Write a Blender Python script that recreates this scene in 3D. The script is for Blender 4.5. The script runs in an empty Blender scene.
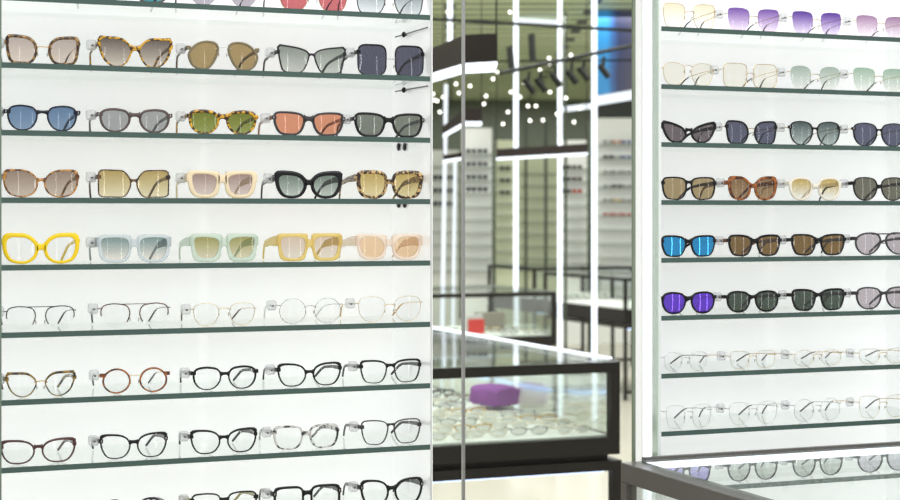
import bpy, math, random
from mathutils import Vector, Matrix
random.seed(7)
sc = bpy.context.scene
COL = sc.collection

# ------------------------------------------------------------------ camera model
F = 1650.0                       # focal length in pixels of a 900 px wide frame
HZ = 215.7                       # horizon row
A = math.atan(F / 4157.0)        # yaw of the camera against the wall normal
SA, CA = math.sin(A), math.cos(A)
D0 = 3.1                         # distance to the wall at column 430
ROWPX = 61.35                    # shelf spacing (pixels) there
ZC = 1.435                       # eye height
lat0 = (430 - 450) / F * D0
YW = -lat0 * SA + D0 * CA        # plane of the display fronts (world Y)

def depth_lat(X, Y): return X * SA + Y * CA, X * CA - Y * SA
def X_at(px, Y):                 # X of the point of plane Y seen at column px
    k = (px - 450) / F
    return Y * (SA + k * CA) / (CA - k * SA)
def z_at(px, py, Y):
    d, _ = depth_lat(X_at(px, Y), Y)
    return ZC - (py - HZ) / F * d
def P(px, py, d):                # point at camera depth d
    l = (px - 450) / F * d
    return Vector((l * CA + d * SA, -l * SA + d * CA, ZC - (py - HZ) / F * d))

# ------------------------------------------------------------------ mesh helpers
class MB:
    def __init__(s): s.v = []; s.f = []; s.m = []; s.sm = []
    def add(s, vs, fs, mi=0, smooth=False):
        o = len(s.v); s.v += [tuple(p) for p in vs]
        for f in fs:
            s.f.append(tuple(i + o for i in f)); s.m.append(mi); s.sm.append(smooth)
    def box(s, x0, x1, y0, y1, z0, z1, mi=0, front=None):
        v = [(x0,y0,z0),(x1,y0,z0),(x1,y1,z0),(x0,y1,z0),(x0,y0,z1),(x1,y0,z1),(x1,y1,z1),(x0,y1,z1)]
        fs = [(0,3,2,1),(4,5,6,7),(0,1,5,4),(1,2,6,5),(2,3,7,6),(3,0,4,7)]
        for i, f in enumerate(fs):
            s.add([v[k] for k in f], [(0,1,2,3)], front if (front is not None and i == 2) else mi)
    def bbox(s, x0, x1, y0, y1, z0, z1, b=0.0006, mi=0):   # box with chamfered edges
        xs, ys, zs = (x0,x1), (y0,y1), (z0,z1)
        cx, cy, cz = (x0+x1)/2, (y0+y1)/2, (z0+z1)/2
        V = {}
        vs = []
        for i in (0,1):
            for j in (0,1):
                for k in (0,1):
                    sx, sy, sz = (1 if i else -1), (1 if j else -1), (1 if k else -1)
                    for ax in range(3):
                        p = [xs[i], ys[j], zs[k]]
                        for q, sg in enumerate((sx,sy,sz)):
                            if q != ax: p[q] -= sg * b
                        V[(i,j,k,ax)] = len(vs); vs.append(p)
        fs = []
        for ax in range(3):
            o = [q for q in range(3) if q != ax]
            for e in (0,1):
                loop = []
                for (u, w) in ((0,0),(1,0),(1,1),(0,1)):
                    c = [0,0,0]; c[ax] = e; c[o[0]] = u; c[o[1]] = w
                    loop.append(V[(c[0],c[1],c[2],ax)])
                fs.append(loop)
        for ax in range(3):
            o = [q for q in range(3) if q != ax]
            for u in (0,1):
                for w in (0,1):
                    c0 = [0,0,0]; c0[o[0]] = u; c0[o[1]] = w
                    c1 = list(c0); c1[ax] = 1
                    fs.append([V[(*c0,o[0])], V[(*c1,o[0])], V[(*c1,o[1])], V[(*c0,o[1])]])
        for i in (0,1):
            for j in (0,1):
                for k in (0,1): fs.append([V[(i,j,k,0)],V[(i,j,k,1)],V[(i,j,k,2)]])
        s.add(vs, fs, mi)
    def tube(s, pts, r, n=6, closed=False, mi=0, flat=None):
        pts = [Vector(p) for p in pts]; N = len(pts)
        rs = r if isinstance(r, (list, tuple)) else [r] * N
        vs = []; up0 = Vector((0,1,0.02))
        for i, p in enumerate(pts):
            a = pts[(i-1) % N] if (closed or i > 0) else p
            b = pts[(i+1) % N] if (closed or i < N-1) else p
            t = (b - a)
            if t.length < 1e-9: t = Vector((1,0,0))
            t.normalize()
            up = up0 if abs(t.dot(up0)) < 0.95 else Vector((0,0,1))
            u = t.cross(up).normalized(); w = t.cross(u).normalized()
            for k in range(n):
                an = 2 * math.pi * (k + .5) / n
                fu, fw = (flat if flat else (1, 1))
                vs.append(p + u * (rs[i] * fu * math.cos(an)) + w * (rs[i] * fw * math.sin(an)))
        fs = []
        M = N if closed else N - 1
        for i in range(M):
            j = (i + 1) % N
            for k in range(n):
                l = (k + 1) % n
                fs.append((i*n+k, i*n+l, j*n+l, j*n+k))
        s.add(vs, fs, mi, True)
        if not closed:
            s.add(vs[:n], [tuple(range(n))][::-1], mi); s.add(vs[-n:], [tuple(range(n))], mi)
    def ball(s, c, rx, ry, rz, n=8, m=6, mi=0):
        vs = [(c[0], c[1], c[2]-rz)]; fs = []
        for j in range(1, m):
            th = math.pi * j / m - math.pi/2
            for i in range(n):
                an = 2*math.pi*i/n
                vs.append((c[0]+rx*math.cos(th)*math.cos(an), c[1]+ry*math.cos(th)*math.sin(an), c[2]+rz*math.sin(th)))
        vs.append((c[0], c[1], c[2]+rz)); L = len(vs)-1
        for i in range(n):
            k = (i+1) % n
            fs.append((0, 1+k, 1+i)); fs.append((L, L-n+i, L-n+k))
            for j in range(m-2): fs.append((1+j*n+i, 1+j*n+k, 1+(j+1)*n+k, 1+(j+1)*n+i))
        s.add(vs, fs, mi, True)
    def cyl(s, p0, p1, r, n=14, mi=0, r2=None):
        s.tube([p0, p1], [r, r if r2 is None else r2], n, False, mi)
    def mesh(s, name, mats):
        me = bpy.data.meshes.new(name); me.from_pydata(s.v, [], s.f)
        for m in (mats if isinstance(mats, (list, tuple)) else [mats]): me.materials.append(m)
        me.polygons.foreach_set('material_index', s.m)
        me.polygons.foreach_set('use_smooth', s.sm); me.update(); return me
    def build(s, name, mats, parent=None, loc=None, rz=0):
        o = bpy.data.objects.new(name, s.mesh(name, mats)); COL.objects.link(o)
        if parent: o.parent = parent
        if loc is not None: o.location = loc
        if rz: o.rotation_euler = (0, 0, rz)
        return o

def tag(o, label=None, cat=None, group=None, kind=None):
    if label: o['label'] = label
    if cat: o['category'] = cat
    if group: o['group'] = group
    if kind: o['kind'] = kind
    return o
def empty(name, loc, rz=0):
    o = bpy.data.objects.new(name, None); COL.objects.link(o)
    o.empty_display_size = 0.05; o.location = loc; o.rotation_euler = (0,0,rz); return o
def copy_tree(o, parent=None):
    c = o.copy(); COL.objects.link(c)
    if parent: c.parent = parent
    for ch in list(o.children): copy_tree(ch, c)
    return c

# ------------------------------------------------------------------ materials
MATS = {}
def lin(c):
    return tuple(((x/255/12.92) if x/255 <= .04045 else ((x/255+.055)/1.055)**2.4) for x in c)
def newmat(name):
    m = bpy.data.materials.new(name); m.use_nodes = True
    nt = m.node_tree; nt.nodes.clear()
    out = nt.nodes.new('ShaderNodeOutputMaterial'); return m, nt, out
def solid(name, rgb, rough=.4, metal=0, spec=.5, emit=0, coat=0):
    if name in MATS: return MATS[name]
    m, nt, out = newmat(name)
    b = nt.nodes.new('ShaderNodeBsdfPrincipled')
    b.inputs['Base Color'].default_value = (*lin(rgb), 1)
    b.inputs['Roughness'].default_value = rough; b.inputs['Metallic'].default_value = metal
    b.inputs['Specular IOR Level'].default_value = spec
    if coat:
        b.inputs['Coat Weight'].default_value = coat; b.inputs['Coat Roughness'].default_value = .03
    if emit:
        b.inputs['Emission Color'].default_value = (*lin(rgb), 1); b.inputs['Emission Strength'].default_value = emit
    nt.links.new(b.outputs[0], out.inputs[0]); MATS[name] = m; return m
def emis(name, rgb, s):
    if name in MATS: return MATS[name]
    m, nt, out = newmat(name)
    e = nt.nodes.new('ShaderNodeEmission'); e.inputs[0].default_value = (*lin(rgb), 1); e.inputs[1].default_value = s
    nt.links.new(e.outputs[0], out.inputs[0]); MATS[name] = m; return m
def tort(name, dark, light, scale=130, lo=.42, hi=.58, topdark=None):
    """mottled tortoiseshell acetate"""
    if name in MATS: return MATS[name]
    m, nt, out = newmat(name)
    tc = nt.nodes.new('ShaderNodeTexCoord'); n = nt.nodes.new('ShaderNodeTexNoise')
    n.inputs['Scale'].default_value = scale; n.inputs['Detail'].default_value = 1.5
    r = nt.nodes.new('ShaderNodeValToRGB')
    r.color_ramp.elements[0].position = lo; r.color_ramp.elements[0].color = (*lin(dark), 1)
    r.color_ramp.elements[1].position = hi; r.color_ramp.elements[1].color = (*lin(light), 1)
    b = nt.nodes.new('ShaderNodeBsdfPrincipled'); b.inputs['Roughness'].default_value = .22
    L = nt.links.new
    L(tc.outputs['Object'], n.inputs['Vector']); L(n.outputs['Fac'], r.inputs[0]); L(r.outputs[0], b.inputs['Base Color'])
    L(b.outputs[0], out.inputs[0]); MATS[name] = m; return m
def clearac(name, rgb, tr=.45, trc=None):
    """translucent coloured acetate"""
    if name in MATS: return MATS[name]
    m, nt, out = newmat(name)
    b = nt.nodes.new('ShaderNodeBsdfPrincipled'); b.inputs['Base Color'].default_value = (*lin(rgb), 1)
    b.inputs['Roughness'].default_value = .15
    t = nt.nodes.new('ShaderNodeBsdfTransparent'); t.inputs[0].default_value = (*lin(trc or rgb), 1)
    x = nt.nodes.new('ShaderNodeMixShader'); x.inputs[0].default_value = tr
    L = nt.links.new; L(b.outputs[0], x.inputs[1]); L(t.outputs[0], x.inputs[2]); L(x.outputs[0], out.inputs[0])
    MATS[name] = m; return m
def glassy(name, top, bot=None, refl=.05, rough=.02, mx=.6, mid=None, grad=(.1,.95), rcol=None, pw=None):
    """thin tinted pane: tint (optionally graded over its own height) plus a mirror sheen"""
    if name in MATS: return MATS[name]
    m, nt, out = newmat(name); L = nt.links.new
    t = nt.nodes.new('ShaderNodeBsdfTransparent')
    sq = lambda c: tuple(math.sqrt(v) for v in lin(c))     # two faces
    if bot is None: t.inputs[0].default_value = (*sq(top), 1)
    else:
        tc = nt.nodes.new('ShaderNodeTexCoord'); sp = nt.nodes.new('ShaderNodeSeparateXYZ')
        r = nt.nodes.new('ShaderNodeValToRGB'); e = r.color_ramp.elements
        e[0].position = grad[0]; e[0].color = (*sq(bot), 1); e[1].position = grad[1]; e[1].color = (*sq(top), 1)
        L(tc.outputs['Generated'], sp.inputs[0]); L(sp.outputs['Z'], r.inputs[0]); L(r.outputs[0], t.inputs[0])
    g = nt.nodes.new('ShaderNodeBsdfGlossy'); g.inputs['Roughness'].default_value = rough
    g.inputs[0].default_value = (*(lin(rcol) if rcol else (1,1,1)), 1)
    lw = nt.nodes.new('ShaderNodeLayerWeight'); lw.inputs['Blend'].default_value = .18
    mr = nt.nodes.new('ShaderNodeMapRange'); mr.inputs['To Min'].default_value = refl; mr.inputs['To Max'].default_value = max(mx, refl)
    mr.inputs['From Min'].default_value = .03
    x = nt.nodes.new('ShaderNodeMixShader')
    L(lw.outputs['Fresnel'], mr.inputs['Value']); L(mr.outputs[0], x.inputs[0]); L(t.outputs[0], x.inputs[1]); L(g.outputs[0], x.inputs[2])
    L(x.outputs[0], out.inputs[0]); MATS[name] = m; return m

GOLD = solid('gold wire', (205,170,110), .25, 1); SILVER = solid('silver wire', (190,190,190), .25, 1)
PALEGOLD = solid('pale gold wire', (226,208,172), .3, 1); STEEL = solid('brushed steel', (160,160,158), .3, 1)
PALESILVER = solid('pale silver wire', (222,222,220), .3, 1)
BLACK = solid('black acetate', (26,25,27), .22, 0, .28); CHAR = solid('charcoal acetate', (62,60,62), .28, 0, .28)
NAVY = solid('navy black acetate', (28,32,46), .22, 0, .28); OLIVE = solid('olive acetate', (124,112,82), .3)
GUN = solid('gunmetal', (48,46,50), .3, .6); TIP = solid('dark temple tip', (60,54,54), .3)
MAROON = solid('dark red brown acetate', (78,40,38), .22); TAUPE = solid('grey brown acetate', (84,70,68), .25)
CREAM = solid('cream acetate', (240,222,186), .25); YELLOW = solid('bright yellow acetate', (250,214,20), .25)
IVORY = solid('ivory acetate', (246,238,222), .25)
PALEBLUE = clearac('pale blue clear acetate', (224,232,235), .55, (242,246,247))
PALEGREEN = clearac('pale green clear acetate', (224,236,224), .5, (238,246,238))
PEACH = clearac('pale peach clear acetate', (250,236,222), .55, (253,245,237))
AMBERAC = clearac('translucent yellow acetate', (240,218,142), .5, (250,238,190))
TORT = tort('spotted tortoiseshell', (46,30,20), (186,144,84), 210, .45, .68)
TORTY = tort('yellow tortoiseshell', (58,34,20), (226,172,36), 150, .47, .60)
TORTB = tort('brown tortoiseshell', (70,38,22), (176,112,56), 120)
TORTL = tort('honey tortoiseshell', (96,58,30), (204,148,80), 120)
TORTD = tort('dark tortoiseshell', (44,32,28), (112,78,48), 120)
TORTR = tort('warm tortoiseshell', (74,36,20), (170,98,40), 90)
MARBLE = tort('black and white marbled acetate', (52,52,54), (214,212,208), 90, .45, .56)
BROWN = solid('brown acetate', (120,72,42), .25)
PAD = clearac('clear silicone', (226,226,222), .55)
TAGM = clearac('clear tag plastic', (240,241,241), .66, (244,245,246)); TAGPIN = solid('grey tag pin', (90,90,92), .35, .7)
RIVET = solid('silver rivet', (214,212,206), .25, .9)
CLEAR = glassy('clear demo lens', (250,251,251), refl=.03)
LENS = {}
def lens(key, top, bot=None, **k):
    LENS[key] = glassy('lens ' + key, top, bot, **k); return LENS[key]
lens('pinkgrey', (196,180,172), (228,212,200), refl=.05); lens('browngrad', (118,106,98), (216,204,190), refl=.05)
lens('olivetan', (176,152,104), refl=.05); lens('greygreen', (150,158,150), (204,208,200), refl=.05)
lens('plumgrey', (84,84,104), refl=.06); lens('teal', (60,140,150), refl=.05); lens('mauvegrey', (176,170,180), refl=.05)
lens('red', (190,102,106), refl=.05); lens('greyfade', (120,134,142), (220,224,226), refl=.05)
lens('blue', (102,132,168), (130,156,186), refl=.06); lens('grey', (170,171,172), refl=.07); lens('olivegreen', (122,128,40), (150,160,84), refl=.05)
lens('orange', (226,152,118), refl=.05); lens('smokegreen', (124,130,118), refl=.08)
lens('brownfade', (160,140,124), (206,190,176), refl=.05); lens('sand', (190,166,104), (234,222,186), refl=.05)
lens('rosebrown', (176,150,142), (222,206,200), refl=.05); lens('smokegrey', (120,134,126), (190,200,192), refl=.05)
lens('honey', (200,172,100), (232,216,166), refl=.05); lens('tealfade', (136,158,158), (236,232,226), refl=.04)
lens('olivefade', (168,162,104), (222,214,186), refl=.04); lens('pinkpale', (220,200,182), (234,224,212), refl=.04)
lens('peach', (240,208,172), refl=.04)
lens('paleyellow', (236,226,198), (251,249,243), refl=.03); lens('violetfade', (122,88,166), (236,220,242), refl=.04)
lens('purplefade', (92,60,150), (226,212,238), refl=.05); lens('mauvefade', (160,126,158), (238,226,236), refl=.04)
lens('cream', (249,246,236), refl=.03); lens('mint', (176,192,180), (240,242,238), refl=.04); lens('palegreen', (168,192,172), (240,242,236), refl=.04)
lens('darkmauve', (112,102,106), refl=.05); lens('slate', (88,90,112), refl=.06); lens('greenfade', (84,98,98), (176,188,186), refl=.06)
lens('tan', (172,152,112), refl=.05); lens('brown', (138,108,74), (160,132,96), refl=.05); lens('yellowfade', (206,176,104), (250,246,236), refl=.04)
lens('moss', (106,104,88), refl=.07); lens('amber', (122,92,34), refl=.08); lens('bottle', (56,74,58), refl=.08); lens('lilac', (188,178,184), refl=.06)
lens('bluemirror', (40,130,180), refl=.7, rcol=(84,186,244)); lens('violetmirror', (100,70,190), refl=.55, rcol=(150,110,250))
lens('paleviolet', (190,180,236), refl=.05); lens('palemauve', (216,212,220), refl=.05); lens('palegrey', (214,218,214), refl=.05)

# ------------------------------------------------------------------ spectacles
def outline(a, b, st, n=44):
    """inner opening of the lens on the viewer's right, x outwards"""
    if isinstance(st, list):
        K = len(st); dense = []
        for i in range(K):
            p0, p1, p2, p3 = st[i-1], st[i], st[(i+1) % K], st[(i+2) % K]
            for q in range(30):
                t = q/30
                dense.append([.5*((2*p1[c]) + (-p0[c]+p2[c])*t + (2*p0[c]-5*p1[c]+4*p2[c]-p3[c])*t*t + (-p0[c]+3*p1[c]-3*p2[c]+p3[c])*t**3) for c in (0,1)])
        # resample by polar angle so that every outline starts at the temple side and runs over the top
        an = [math.atan2(p[1], p[0]) % (2*math.pi) for p in dense]; pts = []
        for i in range(n):
            t = 2*math.pi*i/n
            j = min(range(len(dense)), key=lambda q: abs((an[q]-t+math.pi) % (2*math.pi) - math.pi))
            pts.append(dense[j])
        x0, x1 = min(p[0] for p in pts), max(p[0] for p in pts); z0, z1 = min(p[1] for p in pts), max(p[1] for p in pts)
        return [((2*(p[0]-x0)/(x1-x0)-1)*a, (2*(p[1]-z0)/(z1-z0)-1)*b) for p in pts]
    nt_, nb, taper, lift, slant, dip = st
    pts = []
    for i in range(n):
        t = 2*math.pi*i/n; c, s = math.cos(t), math.sin(t)
        e = nt_ if s >= 0 else nb
        x = math.copysign(abs(c)**(2/e), c); z = math.copysign(abs(s)**(2/e), s)
        x = x * (1 + taper*z) + slant * z
        u = (x + 1) / 2
        z = z + lift * u * u * (.35 + .65 * (z > 0) * abs(z)) - dip * (1-u) ** 2 * (z > 0) * abs(z) * 1.0
        pts.append([x, z])
    x0, x1 = min(p[0] for p in pts), max(p[0] for p in pts); z0, z1 = min(p[1] for p in pts), max(p[1] for p in pts)
    return [((2*(p[0]-x0)/(x1-x0)-1)*a, (2*(p[1]-z0)/(z1-z0)-1)*b) for p in pts]
SHAPES = {'round': (2,2,0,0,0,0), 'oval': (2.1,2.1,.05,.1,.03,0), 'square': (4.6,4,.02,0,0,0), 'aviator': (2.5,2.0,.16,-.15,-.06,0),
 # control points of the lens edge, x from nose (-1) to temple (1)
 'butter': [(-1,0),(-.87,.55),(-.45,.9),(.2,1),(.85,1),(1,.8),(.97,.2),(.84,-.6),(.62,-.95),(0,-1),(-.58,-.95),(-.88,-.55)],
 'fox': [(-1,.2),(-.78,.65),(-.35,.95),(.3,1),(.9,1),(1,.85),(.92,.2),(.66,-.5),(.25,-.92),(-.2,-1),(-.62,-.78),(-.9,-.25)],
 'foxsq': [(-1,.3),(-.82,.62),(-.3,.82),(.4,.94),(.95,1),(1,.9),(.96,.45),(.8,-.5),(.62,-.93),(.1,-1),(-.5,-.96),(-.8,-.45)],
 'cat': [(-1,0),(-.82,.55),(-.35,.92),(.2,1),(.75,.96),(1,.62),(.98,-.1),(.72,-.75),(.25,-1),(-.35,-1),(-.82,-.65)],
 'catopt': [(-1,.1),(-.84,.6),(-.4,.9),(.2,1),(.75,.97),(1,.66),(.92,-.15),(.56,-.84),(0,-1),(-.56,-.88),(-.9,-.42)],
 'sharpcat': [(-1,-.1),(-.72,.35),(-.2,.68),(.5,.95),(.94,1),(1,.75),(.77,-.1),(.37,-.8),(-.1,-1),(-.57,-.9),(-.92,-.5)],
 'way': [(-1,.35),(-.82,.78),(-.3,.96),(.4,1),(.9,.93),(1,.58),(.9,-.2),(.62,-.85),(.1,-1),(-.48,-.95),(-.82,-.5)],
 'bigsq': [(-1,0),(-.86,.52),(-.5,.94),(.1,1),(.85,1),(1,.82),(1,-.7),(.86,-.97),(.1,-1),(-.55,-.98),(-.84,-.6)],
 'tear': [(-1,.55),(-.8,.93),(-.1,1),(.5,.75),(.9,.25),(1,-.12),(.74,-.75),(.2,-1),(-.35,-.9),(-.8,-.2)],
 'panto': [(-1,.3),(-.78,.82),(-.2,1),(.4,1),(.85,.82),(1,.35),(.88,-.35),(.52,-.85),(0,-1),(-.52,-.85),(-.88,-.35)],
 'softsquare': [(-1,.35),(-.86,.82),(-.35,.98),(.35,1),(.88,.91),(1,.5),(.93,-.25),(.66,-.86),(.1,-1),(-.52,-.95),(-.9,-.45)]}

def temple(name, side, W, zh, mat, tipmat, chunky, root, length=.135, ht=None, toe=0):
    s = side; x = W/2; k_ = toe
    path = [(s*(x-.001), .000, zh), (s*(x-.0005), .012, zh-.0005), (s*(x-.0012-k_*.36), .055, zh*.93), (s*(x-.003-k_*.68), .095, zh*.80),
            (s*(x-.005-k_*.78), .108, zh*.66), (s*(x-.008-k_*.9), .123, zh*.36), (s*(x-.011-k_), length, .0032)]
    mb = MB()
    if chunky:
        h0 = ht or .0042
        rs = [h0, h0, h0*.78, h0*.66, .0032, .0030, .0027]
        mb.tube(path, [r*1.15 for r in rs], 8, flat=(1.0, 1.0)) if False else None
        vs = []; fs = []; n = 8
        for (p, r) in zip(path, rs):
            for k in range(n):
                an = 2*math.pi*(k+.5)/n
                vs.append((p[0] + .0019*math.cos(an)*1.05, p[1], p[2] + r*max(-.92, min(.92, 1.25*math.sin(an)))))
        for i in range(len(path)-1):
            for k in range(n):
                l = (k+1) % n; fs.append((i*n+k, i*n+l, (i+1)*n+l, (i+1)*n+k))
        mb.add(vs, fs, 0, True); mb.add(vs[:n], [tuple(range(n))]); mb.add(vs[-n:], [tuple(range(n))])
        return mb.build('temple', mat, root)
    mb.tube(path[:4], .0008, 6)
    t = mb.build('temple', mat, root)
    tp = MB(); tp.tube(path[3:], [.0010, .0015, .0018, .0016], 7); tp.build('temple_tip', tipmat, t)
    return t

def ring_profile(mb, inn, out, d, sx, cx, cz):
    n = len(inn); vs = []
    prof = [(0, d/2), (0, -d*.30), (.22, -d/2), (.80, -d/2), (1, -d*.22), (1, d/2)]
    for i in range(n):
        for (u, y) in prof:
            x = inn[i][0] + (out[i][0]-inn[i][0])*u; z = inn[i][1] + (out[i][1]-inn[i][1])*u
            vs.append((sx*(cx + x), y, cz + z))
    K = len(prof); fs = []
    for i in range(n):
        j = (i+1) % n
        for k in range(K):
            l = (k+1) % K
            f = (i*K+k, i*K+l, j*K+l, j*K+k)
            fs.append(f if sx > 0 else f[::-1])
    mb.add(vs, fs, 0, True)

def spectacles(loc, W, H, shape, fm, lm, style='acetate', tt=.003, ts=.0028, tb=.0024, ti=.0026, gap=.017, e=.0025, flick=0,
               nout=None, bridge='saddle', bz=.55, bh=.0035, arch=.0015, tm=None, tipm=TIP, chunky=None, th=None, hz=.74, d=.0042,
               bm=None, name='sunglasses', wire=.0009, rivet=False, tagged=True, pads=None, topm=None, rz=0, toe=0):
    root = empty(name, loc, rz)
    metal = style in ('wire', 'half', 'rimless')
    if metal: tt = tb = ts = ti = wire
    if style == 'acetate':
        g = lambda v: v*(1.42 if v < .0034 else 1.2)
        tt, ts, tb, ti, bh = g(tt), g(ts), g(tb), g(ti), g(bh)
        gap = gap - .0016
    if pads is None: pads = metal or bridge == 'wire'
    a = (W/2 - gap/2 - ti - ts - e) / 2; b = (H - tt - tb) / 2
    cx = gap/2 + ti + a; cz = tb + b + .0002
    inn = outline(a, b, SHAPES[shape]); n = len(inn)
    zh = H * hz
    fr = MB()
    if style == 'acetate':
        out = []
        for i in range(n):
            p, q = inn[i-1], inn[(i+1) % n]
            tx, tz = q[0]-p[0], q[1]-p[1]; L = math.hypot(tx, tz) or 1
            nx, nz = tz/L, -tx/L
            t = (ts if nx > 0 else ti)*nx*nx + (tt if nz > 0 else tb)*nz*nz
            x, z = inn[i][0]+nx*t, inn[i][1]+nz*t
            k = max(0, nx*.62 + nz*.78)**7 * flick
            out.append((x + .85*k, z + .5*k))
        if nout:
            c0 = outline(1, 1, nout)
            out = [((x+1)/2*(2*a+ti+ts) - a - ti, (z+1)/2*(2*b+tt+tb) - b - tb) for x, z in c0]
        for sx in (1, -1): ring_profile(fr, inn, out, d, sx, cx, cz)
        ex = max(p[0] for p in out) + cx
        if W/2 - ex > .0008 or True:       # end pieces carrying the hinges
            for sx in (1, -1):
                x0, x1 = sorted((sx*(ex-.006), sx*(W/2+.0006)))
                h = .0034 if th is None else th*.8
                zz = min(zh, H-h)
                fr.bbox(x0, x1, -d*.42, d*.5+.001, zz-h, zz+h, .0008)
        if bridge == 'saddle':
            xm = gap/2 + ti*.55; vs = []; fs = []; N = 9
            zb = cz - b + bz*2*b
            for i in range(N):
                u = -1 + 2*i/(N-1); fl = 1 + 1.1*abs(u)**3
                zc_ = zb + arch*(1-u*u)
                for (yy, s) in ((d/2,-1),(-d*.3,-1),(-d/2,-.6),(-d/2,.6),(-d*.3,1),(d/2,1)):
                    vs.append((xm*u, yy, zc_ + s*bh*fl*.5*2))
            for i in range(N-1):
                for k in range(6):
                    l = (k+1) % 6; fs.append((i*6+k, (i+1)*6+k, (i+1)*6+l, i*6+l))
            fr.add(vs, fs, 0, True)
        frame = fr.build('frame', fm, root)
        if topm:       # a differently coloured upper rim laid over the frame
            tb_ = MB()
            for sx in (1, -1):
                pts = [(sx*(cx + (inn[i][0]+out[i][0])/2), -d*.42, cz + (inn[i][1]+out[i][1])/2) for i in range(1, n//2)]
                tb_.tube(pts, .0016, 6)
            tb_.build('brow_inlay', topm, frame)
    else:
        if style == 'wire':
            for sx in (1, -1): fr.tube([(sx*(cx+x*1.01), 0, cz+z*1.01) for x, z in inn], wire, 6, True)
        elif style == 'half':
            i0, i1 = int(n*.0), int(n*.62)
            for sx in (1, -1): fr.tube([(sx*(cx+inn[i % n][0]*1.01), 0, cz+inn[i % n][1]*1.01) for i in range(i0, i1)], wire*1.1, 6)
        for sx in (1, -1):     # lugs
            fr.tube([(sx*(cx+a*.93), 0, zh), (sx*(W/2), .0, zh), (sx*(W/2), .006, zh)], .0009, 6)
        frame = fr.build('lug' if style == 'rimless' else 'frame', fm, root)
    if bridge in ('wire', 'double', 'bar') or metal:
        mbb = MB(); zb = cz - b + bz*2*b
        xm = gap/2 + ti + a*.10
        if bridge == 'bar' or style == 'half':
            zb = cz + b*.97
            mbb.tube([(-xm-a*.5, 0, zb), (0, -.0006, zb), (xm+a*.5, 0, zb)], .0008, 6)
        else:
            mbb.tube([(-xm, 0, zb-.001), (-xm*.6, -.0008, zb+arch), (0, -.0012, zb+arch*1.5), (xm*.6, -.0008, zb+arch), (xm, 0, zb-.001)], .0010, 6)
        if bridge == 'double':
            mbb.tube([(-xm-a*.6, -.001, cz+b*.98), (0, -.0015, cz+b*1.0), (xm+a*.6, -.001, cz+b*.98)], .0016, 6)
        mbb.build('bridge', bm or fm, root)
    for sx in (1, -1):         # lenses: slightly domed closed discs
        mb = MB(); vs = []; fs = []
        rings = (1.0, .8, .6, .4, .2); q2 = max(x*x + z*z for x, z in inn)
        for off in (-.0006, .0006):
            for r in rings:
                for (x, z) in inn: vs.append((sx*(cx + x*r*1.012), off - .0016*(1-r*r*(x*x+z*z)/q2), cz + z*r*1.012))
            vs.append((sx*cx, off - .0016, cz))
        R_ = len(rings); S = R_*n + 1
        for face in (0, 1):
            o = face*S
            for k in range(R_-1):
                for i in range(n):
                    j = (i+1) % n; f = (o+k*n+i, o+k*n+j, o+(k+1)*n+j, o+(k+1)*n+i); fs.append(f if (face == 0) == (sx > 0) else f[::-1])
            for i in range(n):
                f = (o+(R_-1)*n+i, o+(R_-1)*n+(i+1) % n, o+R_*n); fs.append(f if (face == 0) == (sx > 0) else f[::-1])
        ed = [vs[i] for i in range(n)] + [vs[S+i] for i in range(n)]
        mb.add(ed, [(i, (i+1) % n, n+(i+1) % n, n+i) for i in range(n)])
        mb.add(vs, fs, 0, True); mb.build('lens', lm, root)
    if pads:
        for sx in (1, -1):
            mb = MB(); zb = cz - b + bz*2*b - H*.22
            mb.ball((sx*(gap/2 - .0005), .004, zb), .0012, .0016, .0040); mb.tube([(sx*(gap/2+.001), .0, zb+.002), (sx*(gap/2), .004, zb)], .0004, 4)
            mb.build('nose_pad', PAD, root)
    ch = (not metal) if chunky is None else chunky
    for sx in (1, -1): temple('temple', sx, W, min(zh, H-.0036), tm or fm, tipm, ch, root, ht=th, toe=toe if sx < 0 else 0)
    if rivet:
        for sx in (1, -1):
            mb = MB(); mb.bbox(sx*(W/2-.003)-.0008, sx*(W/2-.003)+.0008, -d*.5-.0004, -d*.3, zh-.002, zh+.002, .0003); mb.build('rivet', RIVET, root)
    if tagged:
        mb = MB(); x = -W/2 - .0015; y = .012
        mb.bbox(x-.0150, x+.0030, y, y+.012, zh-.0100, zh+.0090, .003)
        t = mb.build('security_tag', TAGM, root)
        m2 = MB(); m2.cyl((x-.005, y-.0008, zh-.0015), (x-.005, y+.013, zh-.0015), .0018, 10)
        m2.build('tag_pin', TAGPIN, t)
    return root

# ------------------------------------------------------------------ the displays
YG = YW + .028                               # plane of the spectacle fronts
YB = YW + .215                               # back panel
T = .0098                                    # shelf thickness
def zs(k): return ZC + (HZ - 17.6 - ROWPX*k) / F * D0       # centre of shelf k
LX0, LX1 = X_at(-1.2, YW), X_at(430.5, YW)
RX0, RX1 = X_at(661.0, YW), X_at(947, YW)
PANEL = solid('white backlit panel', (240,241,241), .35, 0, .5, emit=.39, coat=.25)
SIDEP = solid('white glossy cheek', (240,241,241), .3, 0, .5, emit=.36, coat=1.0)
WHITE = solid('white lacquer', (236,238,238), .4)
SHELFG = glassy('shelf glass', (247,250,248), refl=.035); EDGEG = solid('dark green glass edge', (70,92,86), .25, 0, .35)
EDGEL = glassy('pale green glass edge', (205,222,204), refl=.25, rough=.1)
DARKF = solid('dark bronze frame', (43,40,36), .45, 0, .25)
ORD = ['top', 'second', 'third', 'fourth', 'fifth', 'sixth', 'seventh', 'eighth', 'ninth']
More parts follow.
